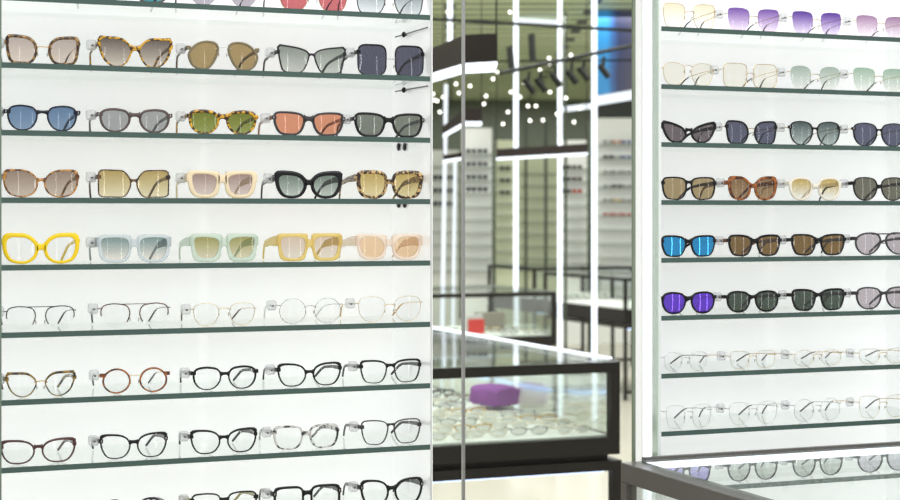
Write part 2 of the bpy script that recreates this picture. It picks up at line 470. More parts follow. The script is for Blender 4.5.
def display(X0, X1, ks, side, splay):
    root = empty('display_cabinet', ((X0+X1)/2, YB, 0))
    tag(root, 'tall white backlit eyewear display on the %s of the mirror column' % side, 'display cabinet')
    x0, x1 = X0-root.location.x, X1-root.location.x
    sp = splay                                  # the left cheek leans inwards towards the back
    def slab(n, m, pts, z0, z1, par=root):
        mb = MB(); K = len(pts)
        v = [(x, y, z0) for x, y in pts] + [(x, y, z1) for x, y in pts]
        mb.add(v, [tuple(range(K))[::-1], tuple(range(K, 2*K))] + [(i, (i+1) % K, K+(i+1) % K, K+i) for i in range(K)])
        return mb.build(n, m, par)
    yf = YW - YB
    slab('back_panel', PANEL, [(x0+sp-.004, 0), (x1+.004, 0), (x1+.004, .03), (x0+sp-.004, .03)], .30, 2.35)
    slab('side_panel', WHITE, [(x0-.004, yf), (x0, yf), (x0+sp, 0), (x0+sp-.004, 0)], .30, 2.35)
    slab('side_panel', SIDEP, [(x1, yf), (x1+.004, yf), (x1+.004, 0), (x1, 0)], .30, 2.35)
    foot = [(x0-.004, yf), (x1+.004, yf), (x1+.004, .03), (x0+sp-.004, .03)]
    slab('base', WHITE, foot, .0, .30); slab('top_box', WHITE, foot, 2.35, 2.5)
    for k in ks:
        mb = MB(); a, b = x0+.0006, x1-.0006; g = YB-YW-.0012; z = T/2
        v = [(a,0,-z),(b,0,-z),(b,g,-z),(a+sp,g,-z),(a,0,z),(b,0,z),(b,g,z),(a+sp,g,z)]
        for i, f in enumerate([(0,3,2,1),(4,5,6,7),(0,1,5,4),(1,2,6,5),(2,3,7,6),(3,0,4,7)]): mb.add([v[q] for q in f], [(0,1,2,3)], 1 if i == 2 else 0)
        o = mb.build('glass_shelf', [SHELFG, EDGEG], None, (root.location.x, YW, zs(k)))
        nm = ORD[k] if k < 9 else 'lowest'
        tag(o, 'green edged glass shelf, %s down in the %s display' % (nm, side), 'shelf', 'glass shelves of the %s display' % side)
    return root
display(LX0, LX1, range(0, 9), 'left', 0.0)
display(RX0, RX1, range(0, 9), 'right', X_at(643.5, YB) - RX0)

POSL = ['leftmost', 'second', 'middle', 'fourth', 'rightmost']; POSR = ['leftmost', 'second', 'third', 'rightmost']
def put(side, k, i, x0, x1, y0, y1, look, shape, fm, lm, name='sunglasses', **kw):
    Xa, Xb = X_at(x0, YG), X_at(x1, YG); W = Xb - Xa; xc = (Xa+Xb)/2
    d, _ = depth_lat(xc, YG); H = (y1-y0)/F*d
    if side == 'right' and i == 1: kw['toe'] = .036; kw['tagged'] = False
    r = spectacles((xc, YG, zs(k)+T/2+.0002), W, H, shape, fm, LENS.get(lm, CLEAR) if isinstance(lm, str) else lm, name=name, **kw)
    where = 'on the %s display\'s %s shelf' % (side, ORD[k]); pos = (POSL if side == 'left' else POSR)[i-1]
    tag(r, '%s, %s %s' % (look, pos, where), 'sunglasses' if name == 'sunglasses' else 'eyeglasses', 'eyewear %s' % where)
    return r
OPT = dict(name='eyeglasses')
L = 'left'; R = 'right'
# ---- left display
put(L,0,1, 84,172,-30,3, 'teal lens sunglasses', 'softsquare', TAUPE, 'teal')
put(L,0,2, 186,260,-24,8, 'rimless sunglasses with pale mauve-grey round lenses', 'panto', SILVER, 'mauvegrey', style='rimless')
put(L,0,3, 277,349,-20,11.5, 'gold wire sunglasses with red square lenses', 'softsquare', PALEGOLD, 'red', style='wire', wire=.0011)
put(L,0,4, 354,425,-17,15, 'dark wire sunglasses with fading grey lenses', 'butter', GUN, 'greyfade', style='wire', wire=.0011)
put(L,1,1, 5,80,32.5,61.8, 'tortoiseshell butterfly sunglasses with thin gold bridge', 'butter', TORT, 'pinkgrey', tt=.0045, ts=.0042, tb=.003, ti=.004, gap=.019, bridge='wire', bm=GOLD, chunky=False, tm=GOLD, flick=.002, bz=.6, e=.0005)
put(L,1,2, 97.5,172.5,35,65.5, 'yellow-cornered tortoiseshell cat-eye sunglasses with brown lenses', 'fox', TORTY, 'browngrad', tt=.0035, ts=.003, tb=.0016, ti=.002, flick=.004, gap=.013, bz=.64, e=.0006)
put(L,1,3, 187,259,39,68.5, 'olive teardrop sunglasses with tan lenses', 'tear', OLIVE, 'olivetan', tt=.0034, ts=.0034, tb=.003, ti=.003, gap=.017, bridge='wire', bm=PALESILVER, bz=.8, e=.0012, tm=TORTD)
put(L,1,4, 277,346,44,72, 'thin black cat-eye sunglasses with pale grey-green lenses', 'foxsq', GUN, 'greygreen', tt=.0021, ts=.0018, tb=.0014, ti=.0016, flick=.003, gap=.010, bh=.0014, bz=.68, e=.0006)
put(L,1,5, 357,424,43.5,75, 'large square sunglasses with plum-grey lenses', 'square', BLACK, 'plumgrey', tt=.0024, ts=.0014, tb=.0012, ti=.0014, gap=.018, bridge='wire', bm=SILVER, bz=.55, e=.0006, arch=.0005)
put(L,2,1, 4,80,103.5,129.5, 'navy-black sunglasses with blue lenses', 'panto', NAVY, 'blue', tt=.0022, ts=.0022, tb=.0018, ti=.002, gap=.017, bh=.0018, bz=.74, e=.005, rivet=True)
put(L,2,2, 97,172,107,131.3, 'grey-brown panto sunglasses with pale grey lenses', 'panto', TAUPE, 'grey', tt=.003, ts=.0028, tb=.0024, ti=.0028, gap=.016, bh=.0024, bz=.76, e=.004, rivet=True)
put(L,2,3, 187,258,109,133.5, 'yellow mottled keyhole sunglasses with olive-green lenses', 'panto', TORTY, 'olivegreen', tt=.0048, ts=.003, tb=.0024, ti=.0028, gap=.014, bh=.0030, bz=.78, e=.003, flick=.002)
put(L,2,4, 272,345,110,134.3, 'charcoal sunglasses with orange lenses', 'way', CHAR, 'orange', tt=.0034, ts=.003, tb=.0028, ti=.003, gap=.014, bh=.003, bz=.72, e=.0022, rivet=True, tm=TORTR)
put(L,2,5, 353,424,112,136.7, 'glossy black sunglasses with smoky green lenses', 'way', BLACK, 'smokegreen', tt=.0038, ts=.0032, tb=.003, ti=.003, gap=.014, bh=.003, bz=.72, e=.0022, rivet=True)
put(L,3,1, 2.5,79,168,196.2, 'honey tortoiseshell round sunglasses with brown fading lenses', 'cat', TORTL, 'brownfade', tt=.0022, ts=.0022, tb=.0018, ti=.002, gap=.011, bh=.0018, bz=.62, e=.0008, flick=.003)
put(L,3,2, 97,170,168.3,196.6, 'oversized square sunglasses with sand-yellow lenses', 'bigsq', TORTD, 'sand', tt=.0016, ts=.0015, tb=.0014, ti=.0016, gap=.010, bh=.0016, bz=.60, e=.0014)
put(L,3,3, 187,257,169,196.8, 'chunky cream sunglasses with rose-brown lenses', 'way', CREAM, 'rosebrown', tt=.0058, ts=.0072, tb=.0052, ti=.0058, gap=.009, bh=.006, bz=.74, e=.0006, nout=(5,3,.10,.08,.03,0), tm=CREAM, th=.0085)
put(L,3,4, 275,342,169.8,197.3, 'chunky black cat-eye sunglasses with grey-green lenses', 'catopt', BLACK, 'smokegrey', tt=.0068, ts=.0056, tb=.0042, ti=.0050, gap=.009, bh=.0042, bz=.62, e=.0004, flick=.006, th=.007)
put(L,3,5, 356,423,169.5,198, 'chunky spotted tortoiseshell sunglasses with honey lenses', 'softsquare', tort('cream spotted tortoiseshell',(44,30,22),(216,180,124),200, .47, .63), 'honey', tt=.0056, ts=.0060, tb=.0044, ti=.0046, gap=.010, bh=.0036, bz=.62, e=.001, flick=.002, th=.0075, tagged=False)
put(L,4,1, 2,79.5,232.3,263.3, 'bright yellow chunky cat-eye frames with clear lenses', 'cat', YELLOW, 'clear', tt=.0062, ts=.0058, tb=.0042, ti=.0048, gap=.010, bh=.0045, bz=.56, e=.0004, flick=.004, **OPT)
put(L,4,2, 97,171,233,261.5, 'clear pale-blue chunky sunglasses with grey-green lenses', 'softsquare', PALEBLUE, 'tealfade', tt=.0046, ts=.0055, tb=.0046, ti=.0046, gap=.010, bh=.0058, bz=.72, e=.001, nout=(6,3,.08,0,0,0), th=.0095, tm=clearac('grey clear acetate',(176,184,190),.3,(220,226,230)))
put(L,4,3, 190,258,233,261.5, 'clear pale-green square sunglasses with olive lenses', 'way', PALEGREEN, 'olivefade', tt=.0055, ts=.0060, tb=.0060, ti=.0050, gap=.008, bh=.0062, bz=.72, e=.0006, nout=(7,4,.10,0,0,0), th=.0095, tagged=False)
put(L,4,4, 277,342,233,260.8, 'translucent yellow square sunglasses with pinkish lenses', 'softsquare', AMBERAC, 'pinkpale', tt=.0055, ts=.0055, tb=.0045, ti=.0045, gap=.008, bh=.0062, bz=.66, e=.0006, nout=(9,4.5,.10,0,0,0), th=.0105, tagged=False)
put(L,4,5, 356,422,232.5,259, 'pale peach sunglasses with peach lenses', 'cat', PEACH, 'peach', tt=.0048, ts=.0060, tb=.0046, ti=.0050, gap=.010, bh=.0052, bz=.68, e=.0006, nout=(6,3,.10,.05,.02,0), th=.0105, tagged=False)
put(L,5,1, 4.5,76,306.5,331, 'black half-rim eyeglasses with straight brow bar', 'panto', GUN, 'clear', style='half', wire=.0010, gap=.016, bridge='bar', hz=.80, **OPT)
put(L,5,2, 99,170,302.5,327.5, 'dark brown half-rim eyeglasses with arched brow bar', 'panto', TORTD, 'clear', style='half', wire=.0011, gap=.016, bridge='bar', hz=.80, **OPT)
put(L,5,3, 192,256,304,327, 'thin gold oval wire eyeglasses', 'panto', PALEGOLD, 'clear', style='wire', wire=.0007, gap=.019, bz=.72, tipm=solid('brown tip',(92,62,56),.3), **OPT)
put(L,5,4, 278,342,299,324.5, 'thin silver round wire eyeglasses', 'round', SILVER, 'clear', style='wire', wire=.0006, gap=.016, bz=.66, tipm=PALESILVER, **OPT)
put(L,5,5, 357,422,296,321.5, 'thin gold wire eyeglasses with almost rimless lenses', 'panto', PALEGOLD, 'clear', style='wire', wire=.0006, gap=.018, bz=.64, tipm=GOLD, **OPT)
put(L,6,1, 5,76,373.5,398.8, 'mottled tortoiseshell upswept eyeglasses with gold bridge', 'fox', tort('olive tortoiseshell',(44,36,28),(150,122,50),120), 'clear', tt=.0030, ts=.0020, tb=.0014, ti=.0016, gap=.015, bridge='wire', bm=GOLD, bz=.62, e=.0012, flick=.003, **OPT)
put(L,6,2, 100,169.5,369,394.3, 'brown round eyeglasses with silver bridge', 'round', TORTR, 'clear', tt=.0024, ts=.0022, tb=.0020, ti=.002, gap=.017, bridge='wire', bm=PALEGOLD, bz=.70, e=.004, tm=PALEGOLD, chunky=False, **OPT)
put(L,6,3, 191,258,368,391.5, 'black rounded eyeglasses with flat top line', 'panto', BLACK, 'clear', tt=.0028, ts=.0024, tb=.0014, ti=.0018, gap=.014, bh=.0018, bz=.70, e=.003, **OPT)
put(L,6,4, 277,341.5,365,388.5, 'black upswept eyeglasses', 'catopt', BLACK, 'clear', tt=.0026, ts=.0020, tb=.0016, ti=.0018, gap=.014, bh=.0018, bz=.62, e=.0012, flick=.003, **OPT)
put(L,6,5, 359.5,421,360.7,384.3, 'black soft-square eyeglasses', 'way', BLACK, 'clear', tt=.0026, ts=.0018, tb=.0012, ti=.0015, gap=.015, bh=.0018, bz=.78, e=.0014, flick=.002, **OPT)
put(L,7,1, 0,76,442,466.5, 'dark red-brown cat-eye eyeglasses', 'catopt', MAROON, 'clear', tt=.0026, ts=.0022, tb=.0018, ti=.002, gap=.013, bh=.0018, bz=.70, e=.0008, flick=.004, **OPT)
put(L,7,2, 99.5,167.5,437,462, 'wide black cat-eye eyeglasses with dotted corners', 'catopt', BLACK, 'clear', tt=.0024, ts=.0020, tb=.0014, ti=.0018, gap=.013, bh=.0020, bz=.66, e=.0010, flick=.004, rivet=True, **OPT)
put(L,7,3, 190,257,433,457.5, 'black slanted cat-eye eyeglasses', 'catopt', BLACK, 'clear', tt=.0026, ts=.0020, tb=.0016, ti=.0018, gap=.014, bh=.0018, bz=.68, e=.0010, flick=.004, **OPT)
put(L,7,4, 273,339,427.5,451.5, 'black-and-white marbled eyeglasses', 'softsquare', MARBLE, 'clear', tt=.0026, ts=.0024, tb=.0018, ti=.002, gap=.014, bh=.0026, bz=.66, e=.0010, flick=.002, **OPT)
put(L,7,5, 360.5,421,421.5,446.5, 'dark grey thin square eyeglasses', 'way', CHAR, 'clear', tt=.0016, ts=.0014, tb=.0012, ti=.0014, gap=.012, bh=.0013, bz=.80, e=.0012, **OPT)
put(L,8,2, 98,166,506,531, 'black round eyeglasses', 'round', BLACK, 'clear', tt=.0024, ts=.002, tb=.0018, ti=.002, gap=.015, bh=.0018, bz=.7, e=.003, **OPT)
put(L,8,3, 190,258,494,519, 'black eyeglasses with yellow-green temples', 'softsquare', BLACK, 'clear', tt=.0020, ts=.002, tb=.0016, ti=.0018, gap=.014, bh=.0018, bz=.72, e=.002, tm=solid('yellow green acetate',(158,148,70),.25), **OPT)
put(L,8,4, 273,341,489,515, 'thick black square eyeglasses', 'square', BLACK, 'clear', tt=.0036, ts=.003, tb=.0024, ti=.0026, gap=.014, bh=.0026, bz=.74, e=.0012, rivet=True, flick=.002, th=.005, **OPT)
put(L,8,5, 360,423,484,511, 'black cat-eye eyeglasses with silver studs', 'catopt', BLACK, 'clear', tt=.0034, ts=.0028, tb=.0022, ti=.0024, gap=.013, bh=.0024, bz=.66, e=.0010, rivet=True, flick=.003, th=.005, **OPT)
# ---- right display
put(R,0,1, 662,716,2.5,28, 'gold-rimmed sunglasses with pale yellow lenses', 'softsquare', PALEGOLD, 'paleyellow', style='wire', wire=.0007, gap=.018, bz=.66)
put(R,0,2, 726.5,780,6.5,30.5, 'rimless sunglasses with violet fading lenses', 'softsquare', PALEGOLD, 'violetfade', style='rimless', gap=.018, bz=.62)
put(R,0,3, 791,842,10.5,34, 'rimless sunglasses with deep purple lenses', 'softsquare', PALEGOLD, 'purplefade', style='rimless', gap=.018, bz=.62)
put(R,0,4, 855,907,14,36.5, 'rimless sunglasses with mauve lenses', 'softsquare', PALEGOLD, 'mauvefade', style='rimless', gap=.018, bz=.62)
put(R,1,1, 662,714,62.8,86, 'gold wire sunglasses with colourless lenses', 'panto', PALEGOLD, 'cream', style='wire', wire=.0007, gap=.014, bz=.86)
put(R,1,2, 722,778,63,87.5, 'gold square sunglasses with cream lenses', 'square', PALEGOLD, 'cream', style='wire', wire=.0009, gap=.014, bz=.56)
put(R,1,3, 789,841,65.2,89.5, 'rimless round sunglasses with grey-green lenses', 'panto', PALEGOLD, 'mint', style='rimless', gap=.019, bz=.62)
put(R,1,4, 852,905,66.6,91, 'rimless square sunglasses with pale green lenses', 'softsquare', PALEGOLD, 'palegreen', style='rimless', gap=.018, bz=.62)
put(R,2,1, 661.5,716,121.7,143.4, 'black pointed cat-eye sunglasses with mauve-grey lenses', 'sharpcat', BLACK, 'darkmauve', tt=.0042, ts=.0036, tb=.0022, ti=.0026, gap=.012, bh=.002, bz=.62, e=.0003, flick=.006)
put(R,2,2, 725.5,777,120.5,144.3, 'black-rimmed square sunglasses with gold bridge', 'butter', BLACK, 'slate', tt=.0026, ts=.0020, tb=.0016, ti=.0022, gap=.015, bridge='wire', bm=GOLD, bz=.66, e=.001, tm=GOLD, chunky=False)
put(R,2,3, 788.5,841,121,145.2, 'thin black round sunglasses with green fading lenses', 'panto', BLACK, 'greenfade', tt=.0016, ts=.0016, tb=.0012, ti=.0014, gap=.012, bh=.0014, bz=.70, e=.003, tm=GOLD, chunky=False, rivet=True)
put(R,2,4, 852,906,122.3,146, 'thin black round sunglasses with slate-blue lenses', 'panto', BLACK, 'slate', tt=.0016, ts=.0016, tb=.0012, ti=.0014, gap=.012, bh=.0014, bz=.70, e=.003, tm=GOLD, chunky=False, rivet=True)
put(R,3,1, 661.5,716,176,199.3, 'black square sunglasses with tan lenses', 'softsquare', BLACK, 'tan', tt=.0022, ts=.0020, tb=.0016, ti=.002, gap=.011, bh=.002, bz=.78, e=.0015)
put(R,3,2, 728,777,175.5,199.6, 'chunky brown tortoiseshell sunglasses with brown lenses', 'cat', TORTR, 'brown', tt=.0046, ts=.0050, tb=.0034, ti=.0038, gap=.010, bh=.0034, bz=.62, e=.0006, flick=.004, th=.005)
put(R,3,3, 789,841,176.4,199.8, 'chunky ivory sunglasses with yellow fading lenses', 'panto', IVORY, 'yellowfade', tt=.0036, ts=.0044, tb=.0036, ti=.0036, gap=.014, bh=.003, bz=.62, e=.0008, th=.005)
put(R,3,4, 852,906,176,199.8, 'thin black round sunglasses with moss-grey lenses', 'panto', BLACK, 'moss', tt=.0016, ts=.0016, tb=.0014, ti=.0014, gap=.011, bh=.0016, bz=.62, e=.003)
put(R,4,1, 660.5,716,234.6,256.6, 'black sunglasses with bright blue mirror lenses', 'way', BLACK, 'bluemirror', tt=.0030, ts=.0024, tb=.0022, ti=.0024, gap=.012, bh=.0026, bz=.74, e=.002)
put(R,4,2, 727,781.5,234.6,256.6, 'black sunglasses with amber lenses and brown temples', 'way', BLACK, 'amber', tt=.0032, ts=.0026, tb=.0024, ti=.0026, gap=.012, bh=.0026, bz=.74, e=.003, tm=BROWN)
put(R,4,3, 790,846,234,256, 'black sunglasses with dark amber lenses', 'way', BLACK, 'amber', tt=.0034, ts=.0026, tb=.0024, ti=.0026, gap=.012, bh=.0026, bz=.74, e=.003)
put(R,4,4, 854,912,232.5,255.3, 'dark double-bridge aviator sunglasses with lilac-grey lenses', 'aviator', CHAR, 'lilac', tt=.0024, ts=.0022, tb=.0018, ti=.002, gap=.013, bridge='double', bz=.52, e=.003, arch=.0004)
put(R,5,1, 660.5,716,291.5,314, 'black sunglasses with violet mirror lenses', 'panto', BLACK, 'violetmirror', tt=.0030, ts=.0026, tb=.0022, ti=.0024, gap=.013, bh=.0022, bz=.74, e=.003)
put(R,5,2, 725,780,290.2,312.2, 'black sunglasses with bottle-green lenses', 'panto', BLACK, 'bottle', tt=.0030, ts=.0026, tb=.0022, ti=.0024, gap=.013, bh=.0022, bz=.74, e=.004)
put(R,5,3, 790,846,289,311.4, 'thick black sunglasses with bottle-green lenses', 'way', BLACK, 'bottle', tt=.0036, ts=.0028, tb=.0024, ti=.0026, gap=.013, bh=.0026, bz=.74, e=.004)
put(R,5,4, 855,912,286.4,309, 'dark grey sunglasses with lilac-grey lenses', 'panto', CHAR, 'lilac', tt=.0022, ts=.0022, tb=.0018, ti=.002, gap=.013, bh=.002, bz=.72, e=.003)
for i, (xa, xb, sh, m, tm_, look) in enumerate([(663,708,'panto',PALESILVER,GUN,'pale silver wire eyeglasses with dark arms'), (729,776,'softsquare',PALEGOLD,GOLD,'pale gold square wire eyeglasses'),
        (793,842,'round',PALEGOLD,GOLD,'pale gold round wire eyeglasses'), (858,908,'softsquare',PALEGOLD,GOLD,'gold-armed thin wire eyeglasses')]):
    put(R,6,i+1, xa,xb, 352.5-1.0*(i),371.5-2.4*i+.3, look, sh, m, 'clear', style='wire', wire=.00055, gap=.016, bz=.66, tm=tm_, tipm=solid('smoky tip',(84,76,74),.3), **OPT)
for i, (xa, xb, sh, m, tm_, look) in enumerate([(665,712,'softsquare',PALESILVER,SILVER,'silver thin square wire eyeglasses'), (728,778,'panto',PALESILVER,SILVER,'silver thin rounded wire eyeglasses'),
        (793,841,'round',PALESILVER,SILVER,'silver thin round wire eyeglasses'), (858,908,'softsquare',PALEGOLD,GOLD,'pale gold thin wire eyeglasses')]):
    put(R,7,i+1, xa,xb, 406-2.7*i,429.5-3.1*i, look, sh, m, 'clear', style='wire', wire=.00055, gap=.016, bz=.66, tm=tm_, tipm=solid('smoky tip',(84,76,74),.3), **OPT)
for i, (xa, xb, m, lm, look) in enumerate([(662,711,CHAR,'paleviolet','sunglasses with pale violet lenses'), (727,778,CHAR,'palegrey','dark-rimmed sunglasses with pale green-grey lenses'),
        (792,843,CHAR,'palegrey','black-rimmed sunglasses with pale green-grey lenses'), (857,912,GUN,'palemauve','thin-rimmed sunglasses with pale mauve-grey lenses')]):
    put(R,8,i+1, xa,xb, 463-4*i,486-4.2*i, look + ' behind the counter', 'panto', m, lm, tt=.0014, ts=.0014, tb=.0014, ti=.0014, gap=.013, bh=.0016, bz=.7, e=.002)

# black rods modelling temple reflections on the glossy right wall of the left display
def side_pt(px, py, X):
    k = (px-450)/F; Y = X * (CA - k*SA) / (SA + k*CA); d, _ = depth_lat(X, Y)
    return Vector((X, Y, ZC - (py-HZ)/F*d))
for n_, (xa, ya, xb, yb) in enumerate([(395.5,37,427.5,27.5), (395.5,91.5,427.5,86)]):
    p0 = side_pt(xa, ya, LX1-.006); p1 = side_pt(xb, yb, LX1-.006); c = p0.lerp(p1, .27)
    root = empty('temple_reflection_rod', p0)
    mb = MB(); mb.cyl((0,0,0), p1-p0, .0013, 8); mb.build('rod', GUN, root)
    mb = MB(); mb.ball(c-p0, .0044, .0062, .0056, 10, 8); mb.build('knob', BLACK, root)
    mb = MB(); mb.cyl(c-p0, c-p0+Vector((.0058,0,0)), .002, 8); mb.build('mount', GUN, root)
    tag(root, 'black temple reflection modelled as a rod above the plum-grey square sunglasses' if n_ == 0 else 'black temple reflection modelled as a rod above the smoky green black sunglasses', 'temple reflection rod', 'temple reflection rods')
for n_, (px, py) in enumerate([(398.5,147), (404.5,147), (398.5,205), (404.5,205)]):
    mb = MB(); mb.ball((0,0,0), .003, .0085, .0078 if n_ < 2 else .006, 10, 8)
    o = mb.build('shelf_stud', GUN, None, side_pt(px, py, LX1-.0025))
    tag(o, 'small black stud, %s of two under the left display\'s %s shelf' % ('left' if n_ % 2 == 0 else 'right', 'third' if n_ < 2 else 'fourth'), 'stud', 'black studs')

# ------------------------------------------------------------------ mirror column trims and light strips at the wall plane
LED = emis('cool white strip light', (240,247,255), 2.0); LEDS = emis('soft white strip light', (236,244,250), 1.3)
def strip(name, px0, px1, Y, dy, z0, z1, m, label=None, cat=None, kind=None):
    x0, x1 = X_at(px0, Y), X_at(px1, Y)
    mb = MB(); mb.box(-(x1-x0)/2, (x1-x0)/2, 0, dy, 0, z1-z0)
    o = mb.build(name, m, None, ((x0+x1)/2, Y, z0)); return tag(o, label, cat, kind=kind)
strip('trim_1', 430.7, 431.9, YW-.001, .003, 0, 2.5, solid('grey edge trim',(196,200,198),.3,.4), kind='structure')
strip('trim_2', 462.6, 465.2, YW+.02, .006, 0, 2.5, STEEL, kind='structure')
strip('trim_3', 633.0, 635.6, YW+.02, .006, 0, 2.5, solid('green grey glass edge',(120,132,112),.2,0,.6), kind='structure')
strip('led_strip', 643.5, 651.5, YW+.02, .003, 0, 2.5, LED, 'bright white vertical strip light beside the right display', 'strip light')
strip('trim_4', 652.6, 658.8, YW+.004, .004, 0, 2.5, solid('pale green glass edge',(196,208,188),.15,0,.6), kind='structure')
strip('trim_5', -3.5, 1.6, YW-.001, .02, 0, 2.5, solid('dark green glass edge strip',(104,124,108),.2,0,.6), kind='structure')
mb = MB(); x0 = X_at(-3, YW); mb.box(x0-.6, x0-.002, YW+.03, YW+.06, 0, 2.5); mb.build('wall_left', WHITE)['kind'] = 'structure'
mb = MB(); mb.box(RX1+.006, RX1+.9, YW, YW+.05, 0, 2.5); mb.build('wall_right', WHITE)['kind'] = 'structure'

# ------------------------------------------------------------------ showcases
GLASSP = glassy('showcase glass', (240,246,242), refl=.05); FLOORM = solid('cream terrazzo', (224,219,202), .25, 0, .4)
DECK = solid('white display deck', (238,238,234), .5)
def showcase(loc, Lx, Wy, top, bar, glassh, band, label, stand=True, gap=.02, rz=0, topbar=.05, topled=False, edge=None):
    """framed glass case: local x to the left (negative), y to the back; loc at its front right corner on the floor"""
    root = empty('showcase', loc, rz); tag(root, label, 'showcase')
    zt = top; zd = top - glassh - bar; zb = zd - band
    fr = MB()
    for (y0, y1) in ((0, bar), (Wy-bar, Wy)): fr.box(-Lx, 0, y0, y1, zt-bar, zt)
    for (x0, x1) in ((-Lx, -Lx+bar), (-bar, 0)):
        fr.box(x0, x1, bar, Wy-bar, zt-bar, zt)
        for (y0, y1) in ((0, bar), (Wy-bar, Wy)): fr.box(x0, x1, y0, y1, zd, zt-bar)
    fr.box(-Lx, 0, 0, Wy, zb, zd)
    fr.build('frame', DARKF, root)
    mb = MB(); mb.box(-Lx+bar, -bar, bar, Wy-bar, zd, zd+.006); mb.build('deck', DECK, root)
    mb = MB(); mb.box(-Lx+.004, -.004, .004, Wy-.004, zt+.0005, zt+.008); mb.build('glass_top', [GLASSP], root)
    mb = MB(); mb.box(-Lx+bar, -bar, .012, .018, zd, zt-bar); mb.build('front_glass', GLASSP, root)
    mb = MB(); mb.box(-.018, -.012, bar, Wy-bar, zd, zt-bar); mb.build('side_glass', GLASSP, root)
    if topled:
        mb = MB(); mb.box(-bar*1.0, -bar*.35, bar, Wy, zt+.009, zt+.014); mb.build('led_strip', LED, root)
    if stand:
        st = MB(); z1 = zb - gap
        st.box(-Lx+.03, -.03, .03, Wy-.03, z1, zb)
        for (y0, y1) in ((0, bar), (Wy-bar, Wy)): st.box(-Lx, bar*.2, y0, y1, z1-bar, z1)
        for (x0, x1) in ((-Lx, -Lx+bar), (-bar*.8, bar*.2)):
            st.box(x0, x1, bar, Wy-bar, z1-bar, z1)
            for (y0, y1) in ((0, bar), (Wy-bar, Wy)): st.box(x0, x1, y0, y1, 0, z1-bar)
        for (y0, y1) in ((0, bar), (Wy-bar, Wy)): st.box(-Lx+bar, -bar, y0, y1, 0.05, .05+bar)
        st.build('stand', DARKF, root)
        mb = MB(); mb.box(-Lx+bar, -bar, bar*1.5, bar*1.5+.012, z1-bar-.012, z1-bar-.001); mb.build('under_light', emis('bluish under light',(200,222,255),2.2), root)
    return root, zd+.006
dA = (ZC-.95)*F/(362-HZ)
cA = P(620, 362, dA); s1 = 1/F*dA
case1, deck1 = showcase((cA.x, cA.y, 0), 1.15, 2.0, .95, 10*s1, 65*s1, 17*s1, 'large glass showcase of frames with purple cloth behind the mirror column', topled=True)
cB = P(556.5, 291.8, (ZC-.95)*F/(291.8-HZ)); s2 = 1/F*(ZC-.95)*F/(291.8-HZ)
case2, deck2 = showcase((cB.x, cB.y, 0), 1.6, 1.05, .95, 4*s2, 40*s2, 10*s2, 'glass showcase holding a red card behind the largest showcase')
dC = (ZC-.95)*F/(266.5-HZ); cC = P(634, 266, dC); sC = dC/F
case3, deck3 = showcase((cC.x, cC.y, 0), 103*sC*1.07, 1.1, .95, 2.8*sC, 28*sC, 8*sC, 'farthest glass showcase with white items on an open stand')
dD = (ZC-.95)*F/(277-HZ); cD = P(700, 277, dD); sD = dD/F
case4, deck4 = showcase((cD.x, cD.y, 0), 79*sD*1.07, 1.5, .95, 3*sD, 28*sD, 13*sD, 'dark framed showcase at right beside the green glass edge')

# ------------------------------------------------------------------ the counter in front of the right display
Ycb = YW - .012
xk = X_at(620.5, Ycb); zk = z_at(620.5, 462.3, Ycb)
ctr = empty('counter_showcase', (xk, Ycb, 0)); tag(ctr, 'dark framed glass topped counter in front of the right display', 'counter')
BAR = .038; CW = .62; CL = 1.0
CFR = solid('grey bronze frame', (92,88,84), .32, .35)
fr = MB()
fr.bbox(0, .046, -CW, 0, zk-BAR, zk, .0015); fr.bbox(CL-.046, CL, -CW, 0, zk-BAR, zk, .0015)
fr.bbox(.046, CL-.046, -.016, 0, zk-.012, zk+.0085, .0015); fr.bbox(.046, CL-.046, -CW, -CW+.046, zk-BAR, zk, .0015)
for (x0, x1) in ((0, .024), (CL-.024, CL)):
    for (y0, y1) in ((-.024, 0), (-CW, -CW+.024)): fr.bbox(x0, x1, y0, y1, 0, zk-BAR, .001)
fr.box(0, CL, -CW, 0, .05, .08)
fr.build('frame', CFR, ctr)
mb = MB(); mb.box(.030, CL-.030, -CW+.030, -.0165, zk+.0004, zk+.006); mb.build('glass_top', glassy('clear counter glass', (246,250,248), refl=.02, mx=.16), ctr)
mb = MB(); mb.box(.006, .011, -CW+.024, -.024, .08, zk-BAR-.0005); mb.build('side_glass', GLASSP, ctr)
mb = MB(); mb.box(.048, CL-.048, -.030, -.0165, zk-.012, zk-.0005); mb.build('led_strip', LED, ctr)
mb = MB(); mb.box(.028, CL-.028, -CW+.03, -.03, .45, .458); mb.build('shelf', SHELFG, ctr)

# ------------------------------------------------------------------ goods inside the showcases
FRAMECOL = [('black', BLACK), ('red-brown', MAROON), ('brown', BROWN), ('silver', SILVER), ('gold', GOLD), ('tortoiseshell', TORT), ('pale', IVORY), ('olive', OLIVE)]
def small_pair(ci):
    nm, m = FRAMECOL[ci]
    return spectacles((0,0,0), .132, .028, ['panto','softsquare','cat','round'][ci % 4], m, clearac('white demo lens', (240,240,236), .62, (250,250,250)), tt=.0028, ts=.0026, tb=.0022, ti=.0024, gap=.016, e=.002, bh=.002, bz=.7, name='eyeglasses', tagged=False)
protos = {}
def goods(base, dz, x, y, ci, label, group, rz):
    if ci not in protos: o = protos[ci] = small_pair(ci)
    else: o = copy_tree(protos[ci])
    o.location = (base.location.x + x, base.location.y + y, dz + .0008); o.rotation_euler = (0, 0, rz)
    tag(o, label, 'eyeglasses', group); return o
rows = ['front', 'second', 'third', 'fourth', 'fifth', 'sixth', 'seventh', 'eighth', 'ninth']
